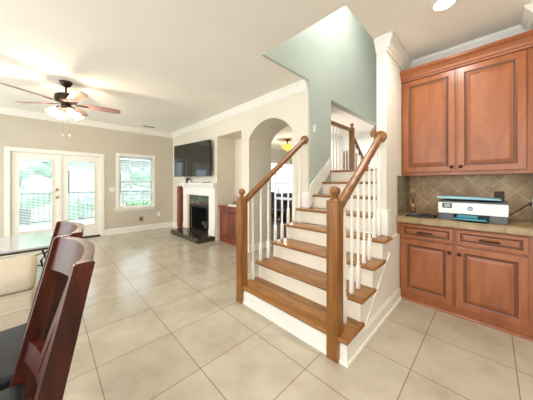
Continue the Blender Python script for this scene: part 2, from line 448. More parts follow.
def french(n, x0, x1, st_l, st_r, knob):
    z0, z1 = 0.035, DZ - 0.09
    gx0, gx1, gz0, gz1 = x0 + st_l, x1 - st_r, 0.28, z1 - 0.10
    bm = NB()
    for a in [(x0, gx0, z0, z1), (gx1, x1, z0, z1), (gx0, gx1, z0, gz0), (gx0, gx1, gz1, z1)]:
        bm_box(bm, a[0], a[1], YB + 0.03, YB + 0.075, a[2], a[3])
    for a in [(gx0, gx0 + 0.02, gz0, gz1), (gx1 - 0.02, gx1, gz0, gz1), (gx0 + 0.02, gx1 - 0.02, gz0, gz0 + 0.02), (gx0 + 0.02, gx1 - 0.02, gz1 - 0.02, gz1)]:
        bm_box(bm, a[0], a[1], YB + 0.018, YB + 0.03, a[2], a[3], 0.003)
    d = struct('door_%d' % n, bm, M['trim'])
    box('glass_pane', gx0, gx1, YB + 0.055, YB + 0.061, gz0, gz1, M['glass'], d)
    if knob:
        bm = NB()
        kx = x1 - st_r * 0.45
        for kz, r in ((1.135, 0.03), (0.97, 0.03)):
            bm_lathe(bm, [(r, YB + 0.03), (r, YB + 0.022), (0.012, YB + 0.02), (0.012, YB + 0.0), (0.026, YB - 0.006), (0.028, YB - 0.02), (0.018, YB - 0.03), (0.001, YB - 0.032)], (kx, 0, kz), 14, 'y')
        obj('door_knob', bm, M['brass'], d, True)
    return gx0, gx1, gz0, gz1
def blind(x0, x1, z0, z1, y, label, group, tilt=0.5, pitch=0.042, name='venetian_blind', wdt=0.046):
    t = thing(name, label, 'blind', ((x0 + x1) / 2, y, z0), 0, group)
    bm = NB(); bm_box(bm, x0, x1, y - 0.02, y + 0.02, z1 - 0.05, z1, 0.004); obj('head_rail', bm, M['slat'], t)
    bm = NB(); bm_box(bm, x0, x1, y - 0.015, y + 0.015, z0, z0 + 0.02, 0.003); obj('bottom_rail', bm, M['slat'], t)
    bm = NB(); z = z0 + 0.04
    while z < z1 - 0.06:
        dy, dz = wdt / 2 * math.cos(tilt), wdt / 2 * math.sin(tilt)
        a = [(x0 + 0.004, y - dy, z - dz), (x1 - 0.004, y - dy, z - dz), (x1 - 0.004, y + dy, z + dz), (x0 + 0.004, y + dy, z + dz)]
        bm_prism(bm, a, (0, 0, 0.0022)); z += pitch
    obj('slats', bm, M['slat'], t)
    for k in (0.12, 0.88):
        xx = x0 + (x1 - x0) * k
        bm = NB(); bm_tube(bm, [(xx, y - 0.021, z0 + 0.02), (xx, y - 0.021, z1 - 0.05)], 0.0012, 5)
        obj('ladder_cord', bm, M['slat'], t)
    return t
xm = 0.195
g = french(1, DX0 + 0.088, xm - 0.003, 0.09, 0.11, True)
blind(g[0] + 0.022, g[1] - 0.022, g[2] + 0.025, g[3] - 0.022, YB + 0.024, 'white slatted blind on the left french door, the one with knob', 'blinds on the french doors', wdt=0.026, pitch=0.032)
g = french(2, xm + 0.003, DX1 - 0.088, 0.11, 0.09, False)
blind(g[0] + 0.022, g[1] - 0.022, g[2] + 0.025, g[3] - 0.022, YB + 0.024, 'white slatted blind on the right french door, beside the wall switch', 'blinds on the french doors', wdt=0.026, pitch=0.032)
bm = NB(); bm_box(bm, xm - 0.03, xm + 0.03, YB + 0.012, YB + 0.029, 0.04, DZ - 0.095, 0.004); struct('trim_6', bm, M['trim'])

def window(n, x0, x1, z0, z1, cols, case=0.075, casing=True):
    bm = NB()
    if casing:
        for a in [(x0 - case, x0, z0, z1 + case), (x1, x1 + case, z0, z1 + case), (x0, x1, z1, z1 + case)]:
            bm_box(bm, a[0], a[1], YB - 0.018, YB - 0.0005, a[2], a[3], 0.004)
        bm_box(bm, x0 - case - 0.03, x1 + case + 0.03, YB - 0.06, YB - 0.0005, z0 - 0.025, z0, 0.005)
        bm_box(bm, x0 - case, x1 + case, YB - 0.016, YB - 0.0005, z0 - 0.085, z0 - 0.025, 0.004)
    bm_box(bm, x0 + 0.0005, x0 + 0.03, YB + 0.06, YB + 0.11, z0 + 0.0005, z1 - 0.0005); bm_box(bm, x1 - 0.03, x1 - 0.0005, YB + 0.06, YB + 0.11, z0 + 0.0005, z1 - 0.0005)
    bm_box(bm, x0 + 0.03, x1 - 0.03, YB + 0.06, YB + 0.11, z0 + 0.0005, z0 + 0.04); bm_box(bm, x0 + 0.03, x1 - 0.03, YB + 0.06, YB + 0.11, z1 - 0.04, z1 - 0.0005)
    zm = (z0 + z1) / 2
    bm_box(bm, x0 + 0.03, x1 - 0.03, YB + 0.06, YB + 0.10, zm - 0.02, zm + 0.02)
    for k in range(1, cols):
        xx = x0 + (x1 - x0) * k / cols
        bm_box(bm, xx - 0.009, xx + 0.009, YB + 0.075, YB + 0.10, z0 + 0.04, z1 - 0.04)
    for k in (0.25, 0.75):
        zz = z0 + (z1 - z0) * k
        bm_box(bm, x0 + 0.03, x1 - 0.03, YB + 0.075, YB + 0.10, zz - 0.009, zz + 0.009)
    d = struct('window_%d' % n, bm, M['trim'])
    box('glass_pane', x0 + 0.03, x1 - 0.03, YB + 0.085, YB + 0.09, z0 + 0.04, z1 - 0.04, M['glass'], d)
window(1, WX0, WX1, WZ0, WZ1, 3)
blind(WX0 + 0.012, WX1 - 0.012, WZ0 + 0.15, WZ1 - 0.002, YB + 0.03, 'white slatted blind hanging in the small single window, stopping above its sill', None)
window(2, 6.3, 8.5, 0.35, 2.2, 4)

# ------------------------------------------------------------------ staircase
RH, RUN, X1, SY0, SY1 = 0.185, 0.25, 1.495, 0.72, 1.90      # riser 1 face at X1
st = thing('staircase', 'white and oak staircase with turned white balusters rising beside the kitchen cabinets', 'staircase', (1.5, 1.3, 0))
NOSE = 0.038
for n in range(1, 9):
    xr = X1 + (n - 1) * RUN; z = n * RH
    y0, y1 = (SY0, SY1) if n <= 4 else ((0.848, SY1) if n == 5 else (0.848, GY - 0.002))
    x1 = xr + RUN + 0.02
    if n == 5: x1 = XW - 0.002
    if n == 8: x1 = 4.1
    bm = NB(); bm_box(bm, xr, xr + 0.018, (y0 + 0.0315) if n <= 4 else y0, (y1 - 0.0515) if n <= 5 else y1, z - RH, z - 0.0305); obj('riser', bm, M['riser'], st)
    if n <= 4: bm = NB(); bm_box(bm, xr - NOSE, x1 if n < 4 else 2.447, y0 - 0.03, y1 + 0.03, z - 0.03, z, 0.01)
    elif n == 5: bm = NB(); bm_box(bm, xr - NOSE, x1, y0, y1 + 0.03, z - 0.03, z, 0.01); bm_box(bm, XW - 0.05, xr + RUN + 0.02, y0, GY - 0.002, z - 0.03, z - 0.001)
    else: bm = NB(); bm_box(bm, xr - NOSE, x1, y0, y1, z - 0.03, z, 0.01)
    obj('tread', bm, M['oak_y'], st)
# sides below the treads
def side(y, ex, xe, nm):
    bm = NB()
    pts = [(X1 + 0.0, y, 0.0)]
    for n in range(1, 6):
        xr = X1 + (n - 1) * RUN
        if xr >= xe: break
        pts.append((xr, y, n * RH - 0.03)); pts.append((min(xr + RUN, xe), y, n * RH - 0.03))
        if xr + RUN >= xe: break
    pts.append((xe, y, 0))
    bm_prism(bm, pts, (0, ex, 0)); return obj(nm, bm, M['trim'], st)
side(SY0 + 0.001, 0.03, 2.447, 'side_panel')
side(SY1 - 0.001, -0.05, XW - 0.002, 'side_panel')
bm = NB(); bm_box(bm, 2.448, 2.80, SY0 + 0.001, 0.7495, 0, 0.71); struct('wall_partition_base', bm, M['trim'])
# thin sloping moulding and baseboard on the kitchen side
bm = NB(); bm_prism(bm, [(1.83, SY0 - 0.007, 0.13), (1.86, SY0 - 0.007, 0.13), (2.447, SY0 - 0.007, 0.563), (2.447, SY0 - 0.007, 0.585)], (0, 0.0075, 0)); obj('skirt_moulding', bm, M['trim'], st)
bm = NB(); bm_sweep(bm, [(X1, SY1), (X1, SY0), (2.778, SY0)], base(0.13, 0, 0.014)); obj('stair_baseboard', bm, M['trim'], st)
# wall skirt on the sage wall
bm = NB(); bm_prism(bm, [(XW + 0.002, GY - 0.014, 0.94), (XW + 0.002, GY - 0.014, 1.24), (3.25, GY - 0.014, 1.685), (3.25, GY - 0.014, 1.484)], (0, 0.0135, 0)); obj('wall_skirt', bm, M['trim'], st)
bm = NB(); bm_sweep(bm, [(XW, 1.93), (XW, GY), (XW + 0.09, GY)][:2], [(0, .926), (.02, .926), (.02, 1.12), (.012, 1.14), (0, 1.14)]); obj('plinth', bm, M['trim'], st)
bm = NB(); bm_box(bm, 2.425, 2.4495, 0.735, 0.86, 0.742, 1.0, 0.004); bm_box(bm, 2.4495, 2.56, 0.732, 0.7495, 0.742, 1.0, 0.004); obj('plinth', bm, M['trim'], st)
# newel posts
def newel(x, y, top, zb=0.0, s=0.045, ball=0.046, par=None):
    bm = NB()
    bm_box(bm, x - s, x + s, y - s, y + s, zb, top - 0.02, 0.005)
    bm_prism(bm, [(x - s, y - s, top - 0.02), (x + s, y - s, top - 0.02), (x + s, y + s, top - 0.02), (x - s, y + s, top - 0.02)], (0, 0, 0.012))
    bm_lathe(bm, [(s * 0.98, top - 0.008), (s * 0.8, top + 0.004), (s * 0.5, top + 0.008)], (x, y, 0), 20)
    p = obj('newel_post', bm, M['oak_z'], par or st)
    bm = NB(); c = top + 0.022 + ball
    prof = [(s * 0.55, top + 0.004), (s * 0.6, top + 0.012), (s * 0.4, top + 0.02)] + [(max(0.001, ball * math.sin(PI * k / 12)), c - ball * math.cos(PI * k / 12)) for k in range(2, 13)]
    bm_lathe(bm, prof, (x, y, 0), 20); obj('ball_finial', bm, M['oak_z'], p, True)
RY, LY = 0.805, 1.895
newel(1.496, RY, 1.155, ball=0.039); newel(1.496, LY, 1.12, ball=0.037)
def railz(x): return 1.085 + 0.74 * (x - 1.54)
prof = [(-0.024, -0.030), (0.024, -0.030), (0.024, -0.012), (0.031, -0.004), (0.033, 0.010), (0.028, 0.024), (0.016, 0.033), (0, 0.036), (-0.016, 0.033), (-0.028, 0.024), (-0.033, 0.010), (-0.031, -0.004), (-0.024, -0.012)]
def rail(p0, p1, mat, s=1.0, par=None, lat=(0, 1, 0)):
    bm = NB(); lat = Vector(lat)
    rings = [[bm.verts.new(Vector(p) + lat * o * s + Vector((0, 0, h * s * 1.15))) for o, h in prof] for p in (p0, p1)]
    k = len(prof)
    for i in range(k): bm.faces.new((rings[0][i], rings[0][(i + 1) % k], rings[1][(i + 1) % k], rings[1][i]))
    bm.faces.new(rings[0][::-1]); bm.faces.new(rings[1])
    return obj('handrail', bm, mat, par or st, True)
for y, xe in ((RY, 2.425), (LY, 2.625)):
    r = rail((1.56, y, railz(1.56)), (xe, y, railz(xe)), M['oak_x'])
    bm = NB(); zz = railz(xe) + 0.01
    bm_lathe(bm, [(0.045, xe - 0.012), (0.058, xe - 0.008), (0.062, xe + 0.008), (0.062, xe + 0.024)], (0, y, zz), 24, 'x')
    obj('rosette', bm, M['oak_z'], r, True)
# balusters
def baluster(x, y, zb, zt, s=0.0148, blk=0.20):
    bm = NB()
    bm_box(bm, x - s, x + s, y - s, y + s, zb, zb + blk, 0.002)
    h = zt - zb - blk
    bm_lathe(bm, [(s * 0.95, zb + blk), (s * 0.7, zb + blk + 0.012), (s * 0.95, zb + blk + 0.025), (s * 0.62, zb + blk + 0.04), (s * 0.85, zb + blk + 0.12), (s * 0.9, zb + blk + h * 0.35), (s * 0.6, zt)], (x, y, 0), 10)
    return obj('baluster', bm, M['trim'], st, True)
for y in (RY, LY):
    for n in range(1, 6):
        xr = X1 + (n - 1) * RUN
        for k in (0, 1):
            x = xr + 0.03 + k * 0.125
            if n == 1 and k == 0: continue
            if n == 5 and (y == RY or k == 1): continue
            baluster(x, y, n * RH, railz(x) - 0.03)
# wall handrail on the inner side of the partition
r = rail((2.56, 0.925, 1.815), (3.2, 0.925, 2.29), M['oak_x'], 0.9)
for x in (2.66, 3.1):
    zz = 1.815 + 0.74 * (x - 2.56)
    bm = NB(); bm_tube(bm, [(x, 0.845, zz - 0.07), (x, 0.91, zz - 0.06), (x, 0.925, zz - 0.03)], 0.008, 8); obj('bracket', bm, M['bronze'], r, True)
# landing rail above the sage wall opening and the flight beyond
newel(4.15, 1.88, 2.34, 1.441, 0.038, 0.032)
rail((3.262, 1.88, 2.285), (4.112, 1.88, 2.285), M['oak_x'], 0.9)
rail((4.188, 1.88, 2.17), (5.0, 1.88, 1.53), M['oak_x'], 0.9)
for k in range(7):
    x = 3.33 + k * 0.112
    bm = NB(); bm_box(bm, x - 0.009, x + 0.009, 1.871, 1.889, 1.441, 2.26); obj('baluster', bm, M['trim'], st)
for k in range(4):
    x = 4.30 + k * 0.13
    bm = NB(); bm_box(bm, x - 0.009, x + 0.009, 1.871, 1.889, 1.441, 2.17 - 0.788 * (x - 4.188) - 0.02); obj('baluster', bm, M['trim'], st)
for k in range(4):
    z = 1.48 - RH * (k + 1)
    bm = NB(); bm_box(bm, 4.1 + k * RUN, 4.1 + (k + 1) * RUN, 0.848, GY - 0.002, z - 0.03, z); obj('tread', bm, M['oak_y'], st)
    bm = NB(); bm_box(bm, 4.08 + k * RUN, 4.098 + k * RUN, 0.848, GY - 0.002, z, z + RH - 0.03); obj('riser', bm, M['riser'], st)

# ------------------------------------------------------------------ kitchen cabinets
DOOR = [(0.0, 0.004), (0.004, 0.0), (0.052, 0.0), (0.056, 0.004), (0.062, 0.006), (0.066, 0.010), (0.078, 0.010), (0.100, 0.003), (0.104, 0.002)]
DRAW = [(0.0, 0.004), (0.004, 0.0), (0.030, 0.0), (0.034, 0.004), (0.040, 0.009), (0.048, 0.009), (0.058, 0.004)]
def knob(loc, par, mat=None):
    bm = NB(); bm_lathe(bm, [(0.012, 0.0), (0.006, -0.006), (0.006, -0.016), (0.015, -0.022), (0.017, -0.028), (0.011, -0.034), (0.001, -0.036)], loc, 14, 'x')
    return obj('knob', bm, mat or M['bronze'], par, True)
def cab_front(t, kind, xf, y0, y1, z0, z1, mat, loops, kn=None, pull=None):
    bm = NB(); bm_panel(bm, Pnx(xf), y0, y1, z0, z1, loops, 0.0199, (4, 6) if len(loops) > 7 else (4, 5))
    d = obj(kind, bm, [mat, M['glaze']], t)
    if kn: knob((xf, kn[0], kn[1]), d)
    if pull:
        yc, zc = pull
        bm = NB()
        bm_tube(bm, [(xf, yc - 0.05, zc), (xf - 0.024, yc - 0.05, zc), (xf - 0.028, yc - 0.044, zc), (xf - 0.028, yc + 0.044, zc), (xf - 0.024, yc + 0.05, zc), (xf, yc + 0.05, zc)], 0.006, 8)
        bm_tube(bm, [(xf - 0.028, yc - 0.066, zc), (xf - 0.028, yc + 0.066, zc)], 0.0075, 8)
        obj('bar_pull', bm, M['bronze'], d, True)
bc = thing('base_cabinet', 'cherry base cabinet with two drawers and two doors beside the stairs', 'cabinet', (3.05, 0.24, 0))
bm = NB(); bm_box(bm, 2.80, KX - 0.001, -0.268, 0.718, 0.0, 0.845); bm_box(bm, 2.8005, KX - 0.001, 0.718, 0.7485, 0.711, 0.845); obj('body', bm, M['cab_z'], bc)
bm = NB(); bm_sweep(bm, [(2.80, 0.718), (2.80, -0.268)], [(0, 0), (0.022, 0), (0.02, 0.012), (0.008, 0.022), (0, 0.024)]); obj('shoe_moulding', bm, M['cab_y'], bc)
cab_front(bc, 'drawer', 2.78, 0.258, 0.706, 0.685, 0.832, M['cab_y'], DRAW, pull=(0.485, 0.757))
cab_front(bc, 'drawer', 2.78, -0.213, 0.241, 0.685, 0.832, M['cab_y'], DRAW, pull=(0.014, 0.757))
cab_front(bc, 'door', 2.78, 0.262, 0.706, 0.085, 0.668, M['cab_z'], DOOR, kn=(0.288, 0.60))
cab_front(bc, 'door', 2.78, -0.210, 0.241, 0.085, 0.668, M['cab_z'], DOOR, kn=(0.215, 0.60))
bm = NB(); bm_box(bm, 2.755, KX - 0.001, -0.268, 0.7485, 0.8455, 0.91, 0.008)
tag(obj('countertop', bm, M['counter']), 'beige tiled countertop over the base cabinet, holding the printer', 'countertop')
uc = thing('wall_cabinet', 'tall cherry upper cabinet with two raised panel doors above the printer', 'cabinet', (3.15, 0.24, 1.36))
bm = NB(); bm_box(bm, 2.98, KX - 0.001, -0.268, 0.748, 1.36, 2.46); obj('body', bm, M['cab_z'], uc)
bm = NB(); bm_sweep(bm, [(2.98, 0.748), (2.98, -0.268)], [(0, 2.448), (0.018, 2.448), (0.022, 2.463), (0.03, 2.473), (0.034, 2.493), (0.05, 2.523), (0.066, 2.538), (0.07, 2.543), (0.07, 2.568), (0, 2.568)]); obj('cornice', bm, M['cab_y'], uc)
cab_front(uc, 'door', 2.96, 0.262, 0.730, 1.395, 2.437, M['cab_z'], DOOR, kn=(0.288, 1.44))
cab_front(uc, 'door', 2.96, -0.215, 0.246, 1.395, 2.437, M['cab_z'], DOOR, kn=(0.218, 1.44))
bm = NB(); bm_box(bm, KX - 0.012, KX - 0.0005, -0.268, 0.74, 0.9105, 1.3595); struct('wall_backsplash', bm, M['splash'])
bm = NB(); bm_box(bm, 2.80, KX - 0.013, 0.740, 0.7495, 0.9105, 1.3595); struct('wall_backsplash_side', bm, M['splash_side'])

# outlets and switches
def plate(face, a, b, z, label, mat, kind='outlet', w_=0.072, h_=0.115, cat=None):
    """face: ('x', X, -1) plate on a wall facing -x ; centre (a=across)"""
    bm = NB(); ax, q, s = face
    if ax == 'x': P = lambda u, v, d: (q + s * (0.007 - d) , u, v)
    else: P = lambda u, v, d: (u, q + s * (0.007 - d), v)
    bm_panel(bm, P, a - w_ / 2, a + w_ / 2, z - h_ / 2, z + h_ / 2, [(0.0, 0.004), (0.004, 0.0)], 0.0065)
    t = obj(kind + '_plate', bm, mat); tag(t, label, cat or kind)
    bm = NB()
    n = max(1, round(w_ / 0.06))
    for i in range(n):
        uu = a + (i - (n - 1) / 2) * 0.046
        if kind == 'switch': bm_panel(bm, P, uu - 0.016, uu + 0.016, z - 0.032, z + 0.032, [(0.0, -0.003), (0.004, -0.004)], 0.0)
        else:
            for dz in (-0.022, 0.022): bm_panel(bm, P, uu - 0.015, uu + 0.015, z + dz - 0.014, z + dz + 0.014, [(0.0, -0.002), (0.003, -0.003)], 0.0)
    obj('rocker' if kind == 'switch' else 'socket', bm, mat, t)
    return t
plate(('y', YB, -1), 1.145, 0, 1.12, 'white double switch plate between the french doors and small window', M['white'], 'switch', 0.115)
plate(('y', YB, -1), 1.80, 0, 0.32, 'tan outlet plate with an open cover below the small window', M['brass'], 'outlet', 0.10)
plate(('y', YB, -1), 2.25, 0, 0.40, 'white outlet low on the back wall, right of the window', M['white'], 'outlet')
plate(('y', GY, -1), 2.78, 0, 2.07, 'white switch plate high on the sage green stair wall', M['white'], 'switch')
plate(('x', KX - 0.012, -1), -0.055, 0, 1.13, 'brown outlet plate on the diagonal tile behind the printer', M['bronze'], 'outlet')
plate(('y', -0.27, 1), 3.16, 0, 1.09, 'cream outlet on the side wall at the counter\'s right end', M['white'], 'outlet')

# ------------------------------------------------------------------ things on the counter
ZC = 0.911
pr = thing('printer', 'white inkjet printer with teal tray and open lid on the beige counter', 'printer', (3.02, 0.14, ZC))
PX = 2.84
bm = NB(); bm_box(bm, PX, 3.20, -0.105, 0.385, 0.975, 1.082, 0.008); obj('body', bm, M['printer_white'], pr)
bm = NB(); bm_box(bm, PX + 0.01, 3.19, 0.262, 0.375, ZC, 0.9745, 0.004); bm_box(bm, PX + 0.01, 3.19, -0.1, 0.015, ZC, 0.9745, 0.004); bm_box(bm, PX + 0.12, 3.19, 0.016, 0.261, ZC, 0.9745); obj('base', bm, M['printer_grey'], pr)
bm = NB(); bm_box(bm, PX - 0.055, PX + 0.119, 0.03, 0.258, 0.925, 0.938, 0.004); bm_box(bm, PX + 0.02, PX + 0.119, 0.09, 0.24, 0.9385, 0.968, 0.003); obj('paper_tray', bm, M['teal'], pr)
bm = NB(); bm_box(bm, PX + 0.012, 3.19, -0.10, 0.38, 1.0825, 1.098, 0.004); obj('scanner_bed', bm, M['printer_grey'], pr)
bm = NB()
bm_prism(bm, [(PX - 0.002, -0.062, 1.118), (PX - 0.002, 0.392, 1.121), (PX - 0.002, 0.392, 1.141), (PX - 0.002, 0.2, 1.143), (PX - 0.002, -0.062, 1.127)], (0.34, 0, 0.0)); bm_box(bm, 3.12, 3.17, 0.0, 0.32, 1.0985, 1.119); obj('lid', bm, M['paleteal'], pr)
bm = NB(); bm_panel(bm, Pnx(PX - 0.003), 0.275, 0.350, 1.028, 1.076, [(0.0, 0.001), (0.002, 0.0)], 0.0035); s = obj('control_panel', bm, M['black'], pr)
bm = NB(); bm_panel(bm, Pnx(PX - 0.0045), 0.287, 0.336, 1.036, 1.070, [(0.0, 0.0)], 0.0014); obj('display', bm, M['bluelcd'], s)
# round emblem with slanted letters
bm = NB(); bm_lathe(bm, [(0.021, PX - 0.001), (0.021, PX - 0.0025)], (0, 0.142, 1.030), 28, 'x'); em = obj('emblem', bm, M['logo'], pr)
cu = bpy.data.curves.new('emblem_letters', 'FONT'); cu.body = 'hp'; cu.size = 0.034; cu.shear = 0.25; cu.extrude = 0.0006; cu.align_x = 'CENTER'; cu.align_y = 'CENTER'
tmp = bpy.data.objects.new('letters_curve', cu); C.objects.link(tmp); bpy.context.view_layer.update()
lm = bpy.data.meshes.new_from_object(tmp.evaluated_get(bpy.context.evaluated_depsgraph_get())); bpy.data.objects.remove(tmp)
lm.materials.clear(); lm.materials.append(M['printer_white'])
lo_ = bpy.data.objects.new('emblem_letters', lm); C.objects.link(lo_)
lo_.location = (PX - 0.0032, 0.142, 1.030); lo_.rotation_euler = (PI / 2, 0, -PI / 2); lo_.parent = em
bm = NB(); bm_tube(bm, [(3.205, -0.06, 0.96), (3.22, -0.13, 0.965), (3.20, -0.19, 1.02), (3.18, -0.235, 1.075), (3.165, -0.258, 1.08)], 0.004, 8)
bm_box(bm, 3.145, 3.175, -0.2605, -0.24, 1.065, 1.095, 0.003)
tag(obj('power_cord', bm, M['black'], None, True), 'black power cord looping from the printer to the side wall outlet', 'cord')
dk = thing('charging_dock', 'flat black charging tray lying on the counter left of the printer', 'tray', (2.86, 0.55, ZC))
bm = NB(); bm_panel(bm, lambda u, v, d: (u, v, ZC + 0.022 - d), 2.80, 2.98, 0.41, 0.665, [(0.0, 0.004), (0.006, 0.0), (0.014, 0.0), (0.018, 0.008)], 0.022); obj('tray', bm, M['black'], dk)
bm = NB(); bm_box(bm, 2.82, 2.90, 0.55, 0.64, ZC + 0.0145, ZC + 0.032, 0.006); obj('puck', bm, M['printer_grey'], dk)
bm = NB(); bm_tube(bm, [(2.83, 0.53, ZC + .02), (2.82, 0.49, ZC + .035), (2.84, 0.46, ZC + .03), (2.87, 0.48, ZC + .035), (2.86, 0.52, ZC + .02)], 0.005, 8); obj('cable', bm, M['black'], dk, True)
rd = thing('reed_diffuser', 'small amber reed diffuser with copper collar in the counter corner', 'diffuser', (3.13, 0.665, ZC))
bm = NB(); bm_lathe(bm, [(0.026, ZC), (0.028, ZC + 0.006), (0.028, ZC + 0.06), (0.02, ZC + 0.075), (0.013, ZC + 0.082)], (3.13, 0.665, 0), 16); obj('bottle', bm, M['amber'], rd, True)
bm = NB(); bm_lathe(bm, [(0.019, ZC + 0.0825), (0.019, ZC + 0.118), (0.016, ZC + 0.12)], (3.13, 0.665, 0), 16); obj('collar', bm, M['copper'], rd, True)
for k in range(6):
    a = k * 1.05
    bm = NB(); bm_tube(bm, [(3.13 + 0.006 * math.cos(a), 0.665 + 0.006 * math.sin(a), ZC + 0.12), (3.13 + 0.03 * math.cos(a), 0.665 + 0.03 * math.sin(a), ZC + 0.245)], 0.0022, 6); obj('reed', bm, M['reed'], rd)

# ------------------------------------------------------------------ fireplace wall
fp = thing('fireplace', 'white mantel fireplace with dark granite surround and raised hearth', 'fireplace', (2.6, 5.02, 0))
bm = NB(); bm_box(bm, 2.225, 2.649, 4.31, 5.72, 0.0, 0.109, 0.006); obj('hearth', bm, M['granite'], fp)
MY0, MY1, MX = 4.245, 5.83, 2.60
for y0, y1 in ((4.245, 4.50), (5.575, 5.83)):
    bm = NB(); bm_panel(bm, Pnx(MX), y0, y1, 0.11 if y0 > 4.3 else 0.11, 0.985, [(0, 0.0), (0.06, 0.0), (0.066, 0.008), (0.08, 0.008), (0.09, 0.003)], 0.049)
    bm_box(bm, MX - 0.012, MX - 0.0001, y0 - 0.0, y1, 0.11, 0.24, 0.003)
    obj('pilaster', bm, M['trim'], fp)
bm = NB(); bm_box(bm, MX - 0.005, 2.649, MY0, MY1, 0.986, 1.19, 0.003)
bm_sweep(bm, [(MX - 0.005, MY1), (MX - 0.005, MY0)], [(0, 1.19), (0.015, 1.16), (0.02, 1.17), (0.02, 1.19)])
obj('frieze', bm, M['trim'], fp)
bm = NB()
for k, (o, z0, z1) in enumerate([(0.02, 1.191, 1.205), (0.04, 1.205, 1.225), (0.055, 1.225, 1.245)]): bm_box(bm, MX - o, 2.649, MY0 - o * 0.6, MY1 + o * 0.6, z0, z1, 0.003)
bm_box(bm, MX - 0.09, 2.649, MY0 - 0.09, MY1 + 0.09, 1.245, 1.285, 0.006); obj('mantel_shelf', bm, M['trim'], fp)
bm = NB()
for y0, y1, z0, z1 in ((4.501, FY0, 0.11, 0.985), (FY1, 5.574, 0.11, 0.985), (FY0, FY1, FZ1, 0.985)): bm_box(bm, 2.622, 2.649, y0, y1, z0, z1)
obj('stone_surround', bm, M['granite'], fp)
bm = NB(); bm_box(bm, 2.612, 2.6495, 5.50, 5.573, 0.111, 0.984); obj('stone_border', bm, M['gold'], fp)
bm = NB()
bm_box(bm, 3.05, 3.11, FY0 + 0.001, FY1 - 0.001, FZ0 + 0.001, FZ1 - 0.001)
bm_box(bm, 2.66, 3.05, FY0 + 0.001, FY0 + 0.02, FZ0 + 0.001, FZ1 - 0.001); bm_box(bm, 2.66, 3.05, FY1 - 0.02, FY1 - 0.001, FZ0 + 0.001, FZ1 - 0.001)
bm_box(bm, 2.66, 3.05, FY0 + 0.02, FY1 - 0.02, FZ1 - 0.02, FZ1 - 0.001); bm_box(bm, 2.66, 3.05, FY0 + 0.02, FY1 - 0.02, FZ0 + 0.001, FZ0 + 0.02)
obj('firebox', bm, M['firebox'], fp)
bm = NB()
for a in ((FY0, FY0 + 0.03, FZ0, FZ1), (FY1 - 0.03, FY1, FZ0, FZ1), (FY0 + 0.03, FY1 - 0.03, FZ1 - 0.05, FZ1), (FY0 + 0.03, FY1 - 0.03, FZ0, FZ0 + 0.06)): bm_box(bm, 2.612, 2.622, a[0], a[1], a[2], a[3])
obj('firebox_frame', bm, M['iron'], fp)
for k in range(4):
    bm = NB(); y = 4.85 + k * 0.11
    bm_tube(bm, [(2.75 + 0.04 * (k % 2), y - 0.16, 0.20 + 0.05 * (k % 2)), (2.85, y, 0.22 + 0.05 * (k % 2)), (2.92, y + 0.16, 0.20 + 0.05 * (k % 2))], [0.04, 0.045, 0.035], 10); obj('log', bm, M['bark'], fp, True)
pn = thing('narrow_cabinet', 'narrow dark cherry wooden cabinet squeezed between mantel and corner', 'cabinet', (2.57, 6.01, 0))
bm = NB(); bm_box(bm, 2.56, 2.648, 5.93, 6.11, 0.0, 1.20, 0.004); obj('body', bm, M['cherry'], pn)
bm = NB(); bm_panel(bm, Pnx(2.545), 5.935, 6.105, 0.08, 1.19, [(0, 0.002), (0.03, 0.0), (0.035, 0.006), (0.045, 0.006), (0.055, 0.001)], 0.0149); obj('door', bm, M['cherry'], pn)

# television on a swing arm
tl, tr = Vector((2.34, 5.78)), Vector((2.525, 4.335))
ctr = (tl + tr) / 2; ang = math.atan2((tl - tr).y, (tl - tr).x) - PI / 2
tv = thing('television', 'large black flat television angled out from the wall above the mantel', 'television', (ctr.x, ctr.y, 1.44), ang, world=False)
hwid = (tl - tr).length / 2
bm = NB(); bm_box(bm, 0.001, 0.045, -hwid, hwid, 0, 0.795, 0.006); bm_box(bm, 0.045, 0.07, -0.4, 0.4, 0.1, 0.5, 0.008); obj('housing', bm, M['black'], tv)
bm = NB(); bm_panel(bm, lambda u, v, d: (-0.003 + d, u, v), -hwid, hwid, 0.0, 0.795, [(0, 0.001), (0.001, 0.0), (0.008, 0.0), (0.009, 0.0015)], 0.0039); obj('screen', bm, M['screen'], tv)
bm = NB(); bm_box(bm, 0.07, 0.085, -0.2, 0.2, 0.2, 0.45); bm_tube(bm, [(0.085, 0.05, 0.32), (0.135, -0.02, 0.32), (0.19, 0.03, 0.32)], 0.018, 8); obj('wall_mount', bm, M['iron'], tv)
# things on the mantel shelf
bm = NB(); bm_lathe(bm, [(0.045, 1.2855), (0.05, 1.29), (0.05, 1.40), (0.04, 1.41), (0.001, 1.412)], (2.575, 5.66, 0), 18); tag(obj('white_canister', bm, M['white'], None, True), 'white canister at the left end of the mantel shelf', 'canister')
bm = NB(); bm_box(bm, 2.56, 2.60, 5.47, 5.56, 1.2855, 1.42, 0.006); tag(obj('small_speaker', bm, M['black']), 'small black box on the mantel beside the white canister', 'speaker')
bm = NB(); bm_lathe(bm, [(0.03, 1.2855), (0.035, 1.30), (0.03, 1.34), (0.022, 1.36)], (2.565, 5.38, 0), 16); tag(obj('glass_votive', bm, M['white'], None, True), 'short white votive cup on the mantel, right of the black box', 'candle holder')
bm = NB(); bm_box(bm, 2.54, 2.62, 4.45, 4.72, 1.2855, 1.30, 0.006); tag(obj('remote_tray', bm, M['black']), 'flat black remote lying on the mantel\'s right half', 'remote')

